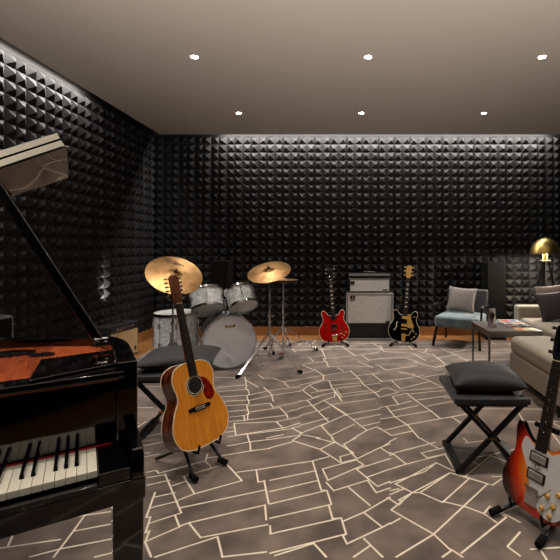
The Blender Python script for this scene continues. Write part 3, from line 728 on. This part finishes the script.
# foreground sunburst electric
NE = (-.86, -.50)
el = [(-.02, 0), (-.1, .008), (-.16, .05), (-.178, .12), (-.162, .2), (-.136, .265), (-.138, .325), (-.147, .38), (-.143, .415), (-.122, .424), (-.1, .395), (-.075, .365), (-.045, .345), (-.02, .342), (.02, .342), (.05, .34), (.08, .36), (.105, .4), (.13, .41), (.145, .38), (.138, .32), (.13, .27), (.155, .2), (.18, .12), (.165, .05), (.1, .005)]
def el_extra(t, pr):
    pg = smooth_loop([(-.085, .36, 0), (-.1, .3, 0), (-.075, .25, 0), (-.05, .2, 0), (-.035, .15, 0), (-.0, .1, 0), (.03, .045, 0), (.08, .02, 0), (.13, .04, 0), (.155, .1, 0), (.13, .2, 0), (.105, .27, 0), (.1, .35, 0), (.06, .325, 0), (.03, .33, 0), (-.03, .33, 0)], 4)
    pg = [(p[0], p[1] * .9) for p in pg]
    pr(MB(), pg, -.004, -.0007).build('pickguard', PICKW, t)
    for z in (.252, .172):
        o = pr(MB(), [(-.047, z - .024), (.047, z - .024), (.047, z + .024), (-.047, z + .024)], -.009, -.004).build('pickup', BLACK, t, bevel=.002)
        MB().box((0, -.0105, z), (.074, .005, .034)).build('pickup_cover', NICKEL, o, bevel=.002)
        q = MB()
        for i in range(6): q.cyl((-.026 + i * .0104, -.0128, z), (-.026 + i * .0104, -.0138, z), .0022, seg=6)
        q.build('pole_pieces', BLACK, o)
    q = MB().lathe([(.011, 0), (.011, .001), (.014, .001), (.014, 0)], 20, aim((0, -.0042, .213), (0, -1, .213)), 0, False).box((0, -.0048, .219), (.003, .001, .022)); q.build('emblem', BLACK, t)
    o = MB().box((-.005, -.006, .075), (.062, .01, .075)).build('vibrato_tailpiece', NICKEL, t, bevel=.003)
    MB().box((-.005, -.013, .112), (.07, .012, .014)).build('bridge', CHROME, t, bevel=.002)
    MB().tube([(.02, -.012, .09), (.05, -.03, .1), (.1, -.034, .16)], .0032).build('vibrato_arm', CHROME, t)
    for x, z in ((.07, .115), (.105, .085), (.055, .054), (.095, .04), (.12, .145)):
        k = MB().lathe([(.0115, 0), (.0115, .004), (.0085, .013), (0, .014)], 18, aim((x, -.004, z), (x, -1, z))).build('control_knob', GOLD, t)
    for x in (-.135,):
        MB().cyl((x, .0, .38), (x, -.008, .38), .005).build('strap_button', CHROME, t)
GE = lean(.868, 1.95, .063, NE, 15, 1.5)
guitar('electric_guitar', 'sunburst solid-body electric guitar with white pickguard, right foreground', GE,
       dict(outline=[(x, z * .9) for x, z in el], th=.04, side=BLKG, top=BURST, neck=MAHOG, hmat=BLKG, hw_mat=CHROME, join=.31, nut=.72, end=.9, fend=.285, bridge=.112, tail=.04, pegs=3, hw=.036, bev=.006, binding=False, extra=el_extra))
gstand('black stand with rubber feet under the sunburst electric guitar', .865, 1.95, NE, .088, cd=.11, tall=.42, zb=.068, sp=.035)

# two semi-hollow guitars by the amplifier
semi = [(.02, 0), (.1, .008), (.165, .045), (.2, .12), (.192, .19), (.152, .255), (.139, .3), (.146, .34), (.155, .375), (.15, .402), (.13, .417), (.108, .411), (.092, .388), (.076, .364), (.05, .352), (.02, .35)]
semib = [(.02, 0), (.1, .008), (.168, .045), (.205, .12), (.2, .19), (.165, .255), (.15, .3), (.155, .34), (.164, .375), (.157, .402), (.135, .415), (.11, .408), (.092, .385), (.076, .364), (.05, .354), (.02, .353)]
def fhole(t, pr, m=FRETBK):
    for s in (-1, 1):
        q = MB().tube([(s * .1, -.0008, .25), (s * .108, -.0008, .235), (s * .102, -.0008, .2), (s * .116, -.0008, .165), (s * .124, -.0008, .15)], [.003, .005, .006, .005, .003], 6)
        q.cyl((s * .098, -.0002, .25), (s * .098, -.0015, .25), .009).cyl((s * .126, -.0002, .15), (s * .126, -.0015, .15), .009)
        q.build('f_hole', m, t)
def red_extra(t, pr):
    fhole(t, pr)
    for z in (.31, .21):
        o = pr(MB(), [(-.045, z - .02), (.045, z - .02), (.045, z + .02), (-.045, z + .02)], -.01, -.0006).build('pickup', BLACK, t, bevel=.002)
        MB().box((0, -.0108, z), (.05, .002, .012)).build('pickup_cover', CHROME, o)
    MB().box((0, -.009, .165), (.085, .012, .014)).build('bridge', CHROME, t, bevel=.002)
    pr(MB(), [(-.025, .01), (.025, .01), (.032, .085), (-.032, .085)], -.012, -.0006).build('vibrato_tailpiece', GOLD, t, bevel=.003)
    MB().cyl((-.04, -.012, .09), (.04, -.012, .09), .01).build('string_bar', CHROME, t)
    MB().tube([(.035, -.014, .09), (.07, -.03, .1), (.09, -.032, .15), (.1, -.03, .19)], .005).build('vibrato_arm', CHROME, t)
    for x, z in ((.13, .08), (.105, .05), (.155, .12), (.1, .1)):
        MB().lathe([(.011, 0), (.009, .012), (0, .013)], 14, aim((x, -.0006, z), (x, -1, z))).build('control_knob', GOLD, t)
def blk_extra(t, pr):
    fhole(t, pr, CREAM)
    pg = smooth_loop([(.03, .365, 0), (.075, .35, 0), (.085, .3, 0), (.12, .23, 0), (.12, .205, 0), (.04, .2, 0)], 3)
    pr(MB(), pg, -.008, -.004).build('pickguard', GOLD, t)
    for z in (.32, .22): MB().box((0, -.006, z), (.08, .012, .036)).build('pickup', GOLD, t, bevel=.002)
    MB().box((0, -.009, .17), (.08, .012, .014)).build('bridge', GOLD, t, bevel=.002)
    pr(MB(), [(-.022, .01), (.022, .01), (.028, .11), (-.028, .11)], -.012, -.0006).build('vibrato_tailpiece', GOLD, t, bevel=.003)
    MB().tube([(.03, -.014, .09), (.07, -.03, .1), (.1, -.032, .17)], .004).build('vibrato_arm', GOLD, t)
    for x, z in ((.14, .08), (.11, .05), (.12, .34), (.16, .12)):
        MB().lathe([(.011, 0), (.009, .012), (0, .013)], 14, aim((x, -.0006, z), (x, -1, z))).build('control_knob', GOLD, t)
y0 = 5.5
guitar('electric_guitar', 'cherry red semi-hollow electric guitar on a stand left of the amplifier stack', lean((335 - VX) / F * y0, y0, .055, (.08, -1), 11, -3.5),
       dict(outline=mirror(semi), th=.045, side=REDG, top=REDG, neck=MAHOG, hmat=BLKG, hw_mat=CHROME, join=.35, nut=.83, end=1.0, fend=.335, bridge=.165, tail=.07, pegs=3, block=True, extra=red_extra, group='semi-hollow guitars'))
gstand('small black stand holding the cherry red guitar', (335 - VX) / F * y0, y0, (.08, -1), .09, cd=.13, tall=.36, zb=.055)
guitar('electric_guitar', 'black semi-hollow electric guitar with gold pickguard right of the amplifier stack', lean((403 - VX) / F * y0, y0, .055, (-.12, -1), 11, 5),
       dict(outline=mirror(semib), th=.05, side=BLKG, top=BLKG, neck=MAHOG, hmat=GOLD, hw_mat=GOLD, join=.353, nut=.86, end=1.03, fend=.335, bridge=.17, tail=.07, pegs=3, block=True, extra=blk_extra, group='semi-hollow guitars'))
gstand('small black stand holding the black and gold guitar', (403 - VX) / F * y0, y0, (-.12, -1), .09, cd=.13, tall=.36, zb=.055)

# ---------------------------------------------------------------- amplifiers
def corners(t, w, d, h, z0, y0=0):
    for sx in (-1, 1):
        for zz in (z0, z0 + h): MB().box((sx * (w / 2 - .014), y0 + .014, zz), (.034, .034, .034)).build('corner_cap', CHROME, t, bevel=.008)
ya = 5.83
t = thing('speaker_cabinet', 'large speaker cabinet with silver grille cloth under the amplifier head', 'speaker cabinet', yaw((369.7 - VX) / F * ya, ya, 0))
w, d, h = .665, .29, .655
MB().box((0, d / 2 + .012, .0325 + h / 2 - .02), (w, d - .024, h)).build('case', TOLEX, t, bevel=.008)
q = MB()
for s in (-1, 1): q.box((s * (w / 2 - .009), .006, .0125 + h / 2), (.018, .024, h))
q.box((0, .006, .0125 + h - .009), (w, .024, .018)).box((0, .006, .0215), (w, .024, .018)); q.build('front_frame', SILV, t, bevel=.003)
MB().box((0, .009, .445), (w - .05, .012, .4)).build('grille_cloth', CLOTHS, t, bevel=.003)
MB().box((0, .01, .135), (w - .05, .008, .2)).build('lower_panel', BLACK, t)
q = MB().box((-.24, .0, .595), (.07, .006, .07)); bd = q.build('badge', BLACK, t)
text('Ampeg', .026, 'badge_lettering', CREAM, t, Matrix.Translation((-.24, -.0035, .57)) @ Matrix.Rotation(R(90), 4, 'X'))
text('a', .05, 'badge_mark', CREAM, t, Matrix.Translation((-.24, -.0035, .595)) @ Matrix.Rotation(R(90), 4, 'X'))
MB().box((.25, .001, .262), (.06, .004, .02)).build('badge', BLACK, t)
for sx in (-1, 1):
    for sy in (.05, .25): MB().cyl((sx * .27, sy, 0), (sx * .27, sy, .014), .016).build('foot', RUBBER, t)
HZ = .0125 + .655
t = thing('amplifier_head', 'silver-fronted amplifier head standing on the large speaker cabinet', 'amplifier', yaw((369.7 - VX) / F * ya, ya + .03, HZ + .002))
w, h = .585, .25
MB().box((0, .13, .012 + h / 2), (w, .24, h)).build('case', TOLEX, t, bevel=.008)
MB().box((0, .004, .012 + .09), (w - .04, .012, .165)).build('grille_cloth', CLOTHS, t, bevel=.003)
MB().box((0, .004, .012 + .212), (w - .03, .014, .05)).build('control_panel', BLACK, t, bevel=.002)
q = MB()
for z in (.19, .242): q.box((0, .0, z + .006), (w - .01, .016, .008))
q.build('panel_trim', SILV, t)
for i in range(12): MB().cyl((-.2 + i * .036, -.003, .225), (-.2 + i * .036, -.02, .225), .011, .009, seg=12).build('control_knob', CHROME, t)
MB().box((-.24, -.004, .135), (.06, .006, .055)).build('badge', BLACK, t)
text('Ampeg', .02, 'badge_lettering', CREAM, t, Matrix.Translation((-.24, -.0075, .115)) @ Matrix.Rotation(R(90), 4, 'X'))
MB().box((.22, -.003, .04), (.07, .004, .018)).build('badge', BLACK, t)
MB().tube([(-.08, .13, h + .008), (-.075, .13, h + .035), (.075, .13, h + .035), (.08, .13, h + .008)], .009).build('handle', BLACK, t)
for sx in (-1, 1):
    for sy in (.05, .22): MB().cyl((sx * .24, sy, 0), (sx * .24, sy, .014), .014).build('foot', RUBBER, t)
# combo amplifier by left wall: faces +x mostly
a0, a1 = Vector((-2.62, 4.60, 0)), Vector((-2.535, 5.09, 0)); dr = (a1 - a0).normalized()
t = thing('combo_amplifier', 'small black combo amplifier with tan grille cloth by the left wall', 'amplifier', fr((a0 + a1) / 2, dr, None, (0, 0, 1)))
w = (a1 - a0).length; d = .2; h = .40
MB().box((0, d / 2, .02 + h / 2), (w, d, h)).build('case', TOLEX, t, bevel=.01)
MB().box((0, -.004, .02 + .165), (w - .05, .012, .29)).build('grille_cloth', CLOTHT, t, bevel=.003)
MB().box((0, -.003, .02 + .352), (w - .03, .012, .058)).build('control_panel', BLACK, t, bevel=.002)
MB().box((0, -.0095, .02 + .327), (w - .03, .003, .004)).build('panel_trim', CHROME, t)
for i in range(7): MB().cyl((-.13 + i * .045, -.008, .375), (-.13 + i * .045, -.024, .375), .011, .009).build('control_knob', CHROME, t)
text('Fender', .055, 'lettering', CHROME, t, Matrix.Translation((-.16, -.0115, .285)) @ Matrix.Rotation(R(90), 4, 'X') @ Matrix.Rotation(R(14), 4, 'Z'))
MB().tube([(-.08, .1, h + .018), (-.075, .1, h + .045), (.075, .1, h + .045), (.08, .1, h + .018)], .01).build('handle', BLACK, t)
MB().box((.18, -.0115, .1), (.03, .004, .05)).build('badge', BLACK, t)
for sx in (-1, 1):
    for sy in (.03, .17): MB().cyl((sx * .19, sy, 0), (sx * .19, sy, .021), .014).build('foot', RUBBER, t)
# uplight glow on the wall above the combo amplifier
light('amp_uplight', 'SPOT', (-2.66, 4.88, .47), 90, (1, .95, .9), (R(0), R(154), 0), spot_size=R(34), spot_blend=1, shadow_soft_size=.01)

def tallspk(label, x, y, w, h, d=.26):
    t = thing('column_speaker', label, 'speaker', yaw(x, y, 0), 'black column speakers')
    MB().box((0, 0, .03 + h / 2), (w, d, h)).build('cabinet', RUBBER, t, bevel=.006)
    MB().box((0, -d / 2 - .005, .03 + h / 2), (w - .02, .012, h - .03)).build('grille', RUBBER, t, bevel=.003)
    MB().box((0, 0, .015), (w + .03, d + .02, .03)).build('plinth', BLACK, t, bevel=.004)
tallspk('black column speaker against the back wall right of the armchair', (494 - VX) / F * 5.95, 6.0, .26, 1.07)
tallspk('black column speaker against the back wall behind the drum kit', (222 - VX) / F * 5.95, 6.0, .22, 1.09)

# stage monitor behind the piano, leaning to the wall
t = thing('speaker_cabinet', 'black speaker cabinet with silver edging beyond the piano, by the left wall', 'speaker cabinet', fr((-2.56, 2.98, 0), (.2, .98, 0), None, (0, 0, 1)))
MB().box((-.05, .1, .41), (.46, .2, .78)).build('case', TOLEX, t, bevel=.01)
MB().box((-.05, -.004, .41), (.42, .012, .72)).build('grille_cloth', RUBBER, t, bevel=.004)
q = MB()
for s in (-1, 1): q.box((-.05 + s * .218, -.004, .41), (.01, .014, .76))
q.box((-.05, -.004, .787), (.44, .014, .01)).box((-.05, -.004, .033), (.44, .014, .01)); q.build('edging', STEEL, t, bevel=.002)
for s in (-1, 1):
    for y in (.03, .17): MB().cyl((-.05 + s * .18, y, 0), (-.05 + s * .18, y, .021), .015).build('foot', RUBBER, t)

# ---------------------------------------------------------------- soft furniture
def pillow_mesh(w, d, h, n=14, pinch=.08):
    b = MB(); V = {}
    for sgn in (1, -1):
        for i in range(n + 1):
            for j in range(n + 1):
                u, v = i / n * 2 - 1, j / n * 2 - 1; edge = i in (0, n) or j in (0, n)
                if sgn == -1 and edge: V[-1, i, j] = V[1, i, j]; continue
                k = ((1 - u * u) * (1 - v * v)) ** .42
                sx = 1 - pinch * (1 - abs(u)) * 0 - pinch * (1 - v * v); sy = 1 - pinch * (1 - u * u)
                wob = .04 * math.sin(3.1 * u + 2 * v + w * 40) * k
                V[sgn, i, j] = b.bm.verts.new((u * w / 2 * (1 - pinch * (1 - v * v) * abs(u)), v * d / 2 * (1 - pinch * (1 - u * u) * abs(v)), sgn * h / 2 * (k + wob)))
        for i in range(n):
            for j in range(n):
                q = [V[sgn, i, j], V[sgn, i + 1, j], V[sgn, i + 1, j + 1], V[sgn, i, j + 1]]
                b.face(q if sgn > 0 else q[::-1])
    return b
def cushion(name, label, M, w, d, h, m, group=None, pinch=.08):
    o = pillow_mesh(w, d, h, pinch=pinch).build(name, m, angle=80, subd=1); o.matrix_basis = M
    return tag(o, label, 'cushion', group)
def stool(label, M, w=.42, d=.44, zs=.42, xf=.185):
    t = thing('folding_stool', label, 'stool', M, 'black X-frame stools')
    MB().box((0, 0, zs + .02), (w, d, .035)).build('seat', VELVETG, t, bevel=.008)
    MB().box((0, 0, zs - .004), (w - .03, d - .03, .016)).build('seat_frame', BLKMETAL, t)
    for i, y in enumerate((-d / 2 + .045, d / 2 - .045)):
        for s in (-1, 1):
            yy = y + s * .012
            MB().bar((s * xf, yy, .02), (-s * xf, yy, zs - .008), .022, .03, (0, 1, 0)).build('leg', BLKMETAL, t, bevel=.002)
        zc = (zs + .012) / 2
        q = MB().box((0, y - .026, zc), (.05, .006, .012), Matrix.Translation((0, 0, 0))).cyl((0, y - .034, zc), (0, y + .03, zc), .009)
        q.build('pivot_bracket', BRASS, t)
    for s in (-1, 1): MB().box((s * xf, 0, .0125), (.05, d - .06, .025)).build('foot_bar', BLKMETAL, t, bevel=.003)
    MB().cyl((0, -d / 2 + .08, (zs + .012) / 2), (0, d / 2 - .08, (zs + .012) / 2), .006).build('spindle', BRASS, t)
    return t
MS1 = yaw(.84, 2.56, FL, -1)
stool('black X-frame stool with brass pivots, right of centre on the rug', MS1, w=.43, d=.43, zs=.405, xf=.176)
cushion('seat_cushion', 'charcoal velvet cushion on the right X-frame stool', MS1 @ Matrix.Translation((.015, .01, .502)) @ Matrix.Rotation(R(-4), 4, 'Z'), .44, .41, .15, VELVETG, 'stool cushions')
MS2 = yaw(-1.215, 2.93, FL, 4)
stool('black X-frame stool behind the acoustic guitar', MS2)
cushion('seat_cushion', 'charcoal velvet cushion on the stool behind the acoustic guitar', MS2 @ Matrix.Translation((.04, .05, .513)) @ Matrix.Rotation(R(5), 4, 'Z'), .54, .46, .13, VELVETG, 'stool cushions', .05)

def rbox(c, d, name, m, t, bev=.03, M=None):
    o = MB().box(c, d, M).build(name, m, t); x = o.modifiers.new('bevel', 'BEVEL'); x.width = bev; x.segments = 5; x.harden_normals = True; return o
# sofa along the right wall
t = thing('sofa', 'greige fabric sofa along the right side facing the coffee table', 'sofa', yaw(2.09, 3.3, FL))
rbox((.53, .92, .17), (1.06, 1.84, .2), 'base', SOFA, t, .02)
rbox((.41, .42, .365), (.84, .83, .19), 'seat_cushion', SOFA, t, .05)
rbox((.41, 1.26, .365), (.84, .83, .19), 'seat_cushion', SOFA, t, .05)
rbox((.53, 1.77, .3), (1.06, .17, .58), 'armrest', SOFA, t, .03)
rbox((.97, .84, .45), (.2, 1.66, .56), 'backrest', SOFA, t, .05)
for x in (.06, 1.0):
    for y in (.08, 1.75): MB().cyl((x, y, 0), (x, y, .075), .02).build('leg', BLKMETAL, t)
t = thing('ottoman', 'large greige ottoman seat in front of the sofa, behind the sunburst guitar', 'ottoman', yaw(1.60, 3.12, FL))
rbox((.2, .46, .19), (.4, .92, .19), 'base', SOFA, t, .02)
rbox((.2, .46, .36), (.405, .93, .17), 'seat_cushion', SOFA, t, .06)
for x in (.05, .35):
    for y in (.06, .86): MB().cyl((x, y, 0), (x, y, .097), .018).build('leg', BLKMETAL, t)
cushion('throw_pillow', 'taupe linen pillow leaning against the sofa armrest', fr((2.46, 4.905, .69), (1, .1, 0), None, (-.05, -.95, .25)) @ Matrix.Rotation(R(4), 4, 'Z'), .40, .38, .12, TAUPE, 'sofa pillows', .1)
cushion('throw_pillow', 'dark plum velvet pillow in front of the taupe one on the sofa', fr((2.43, 4.72, .65), (1, .15, 0), None, (-.1, -.9, .38)) @ Matrix.Rotation(R(3), 4, 'Z'), .50, .36, .13, PLUM, 'sofa pillows', .1)
# coffee table
t = thing('coffee_table', 'square coffee table with grey top and slim dark metal legs', 'coffee table', yaw(1.70, 4.42, FL))
w, d, zt2 = .54, .56, .455
MB().box((0, 0, zt2 - .002), (w, d, .018)).build('tabletop', LACQ, t, bevel=.003)
q = MB()
for s in (-1, 1): q.box((s * (w / 2 - .012), 0, zt2 - .034), (.022, d, .045)).box((0, s * (d / 2 - .012), zt2 - .034), (w - .046, .022, .045))
q.build('apron', STEEL, t, bevel=.002)
for sx in (-1, 1):
    for sy in (-1, 1): MB().box((sx * (w / 2 - .014), sy * (d / 2 - .014), (zt2 - .057) / 2), (.02, .02, zt2 - .057)).build('leg', STEEL, t, bevel=.002)
TT = FL + zt2 + .007
PATC = {}
def patch(c): 
    n = 'cover_%02x%02x%02x' % c
    return mat(n, c, .35, var=.1, coat=.3)
def book(label, x, y, z, rz, w, d, h, cov, spots=()):
    t = thing('magazine', label, 'book', yaw(x, y, z, rz), 'magazines on the coffee table')
    MB().box((0, 0, h / 2), (w - .004, d - .004, h - .004)).build('pages', PAPER, t)
    q = MB().box((0, 0, h - .001), (w, d, .002)).box((0, 0, .001), (w, d, .002)).box((0, -d / 2, h / 2), (w, .002, h))
    cv = q.build('cover', cov, t)
    for (sx, sy, sw, sd, c) in spots: MB().box((sx, sy, h + .0006), (sw, sd, .0012)).build('cover_print', patch(c), cv)
    for (sx, c) in ((-.06, (206, 40, 40)), (.05, (60, 90, 150))): MB().box((sx, -d / 2 - .0015, h / 2), (.05, .001, h * .7)).build('spine_print', patch(c), cv)
book('thick magazine at the bottom of the pile on the coffee table', 1.80, 4.47, TT, 4, .25, .31, .018, patch((168, 180, 196)), ())
book('red and white magazine on top of the pile on the coffee table', 1.79, 4.48, TT + .0195, -3, .22, .28, .014, patch((226, 226, 222)),
     ((-.05, .05, .08, .09, (204, 40, 36)), (.05, -.06, .07, .06, (220, 70, 40)), (.04, .06, .06, .08, (90, 110, 140)), (-.04, -.07, .07, .05, (40, 40, 48))))
book('thin yellow magazine lying at the front of the coffee table', 1.83, 4.235, TT, 0, .21, .13, .005, patch((206, 176, 90)), ((-.04, 0, .05, .06, (200, 60, 40)), (.05, .01, .05, .06, (150, 160, 170))))
o = MB().lathe([(0, 0), (.045, 0), (.046, .01), (.036, .13), (.034, .17), (.037, .2), (.033, .2), (.030, .168), (0, .15)], 28).build('vessel', CHROME)
o = o; o.name = 'metal_tumbler'; o.matrix_basis = yaw(1.545, 4.36, TT); tag(o, 'polished metal tumbler on the left corner of the coffee table', 'tumbler')

# armchair
CF = Vector((-.5, -.87, 0)).normalized()
MC = fr((1.56, 5.56, FL), (-CF.y, CF.x, 0), None, (0, 0, 1))   # local -y is the front
t = thing('armchair', 'low armchair with blue-grey velvet seat and black frame near the back wall', 'armchair', MC)
rbox((0, -.02, .33), (.56, .56, .15), 'seat', VELVETB, t, .04)
Mb = Matrix.Translation((0, .27, .38)) @ Matrix.Rotation(R(-14), 4, 'X')
rbox((0, 0, .155), (.56, .09, .37), 'backrest', LEATHER, t, .03, Mb)
for s in (-1, 1):
    MB().bar((s * .27, -.2, .26), (s * .30, -.29, .005), .03, .03).build('leg', BLKMETAL, t, bevel=.004)
    MB().bar((s * .27, .2, .26), (s * .30, .31, .005), .03, .03).build('leg', BLKMETAL, t, bevel=.004)
    MB().tube([(s * .295, -.22, .27), (s * .31, -.22, .53), (s * .31, -.19, .545), (s * .31, .25, .51), (s * .29, .3, .46)], .014).build('armrest', BLKMETAL, t)
cushion('throw_pillow', 'grey wool pillow on the blue-grey armchair', MC @ fr((-.04, .165, .575), (1, 0, 0), None, (0, -.95, .32)) @ Matrix.Rotation(R(-3), 4, 'Z'), .42, .38, .12, GREYF, 'sofa pillows', .12)

# tripod lamp
LX, LY = (545 - VX) / F * 5.55, 5.55
t = thing('tripod_lamp', 'floor lamp with a gold dome shade on black tripod legs behind the sofa', 'lamp', yaw(LX, LY, FL))
z0 = H - (254 - VY) / F * LY - FL
prof = [(.187, 0), (.185, .03), (.172, .08), (.145, .135), (.1, .18), (.05, .207), (.012, .215), (.008, .225), (.006, .235), (0, .237)]
inner = [(0, .205), (.05, .2), (.098, .174), (.142, .13), (.168, .077), (.181, .03), (.184, 0), (.187, 0)]
MB().lathe([(r, z0 + z) for r, z in inner[:-1] + prof], 40, cap=False).build('lamp_shade', LAMPG, t)
for a in (0, 120, 240): MB().cyl((.03 * math.cos(R(a)), .03 * math.sin(R(a)), z0 - .085), (.03 * math.cos(R(a)), .03 * math.sin(R(a)), z0 + .1), .009).build('stem', LAMPG, t)
MB().lathe([(0, z0 - .1), (.07, z0 - .1), (.075, z0 - .093), (.07, z0 - .085), (0, z0 - .085)], 28).build('hub_disc', BLKMETAL, t)
MB().lathe([(0, z0 + .055), (.025, z0 + .06), (.03, z0 + .085), (.02, z0 + .11), (0, z0 + .115)], 20).build('bulb', GLOW, t)
for a in (200, 320, 80):
    c, s = math.cos(R(a)), math.sin(R(a))
    MB().cyl((c * .045, s * .045, z0 - .1), (c * .27, s * .27, .002), .017, .012).build('leg', BLKMETAL, t)
light('lamp_bulb', 'POINT', (LX, LY, z0 + .035), 95, (1, .92, .82), shadow_soft_size=.03)
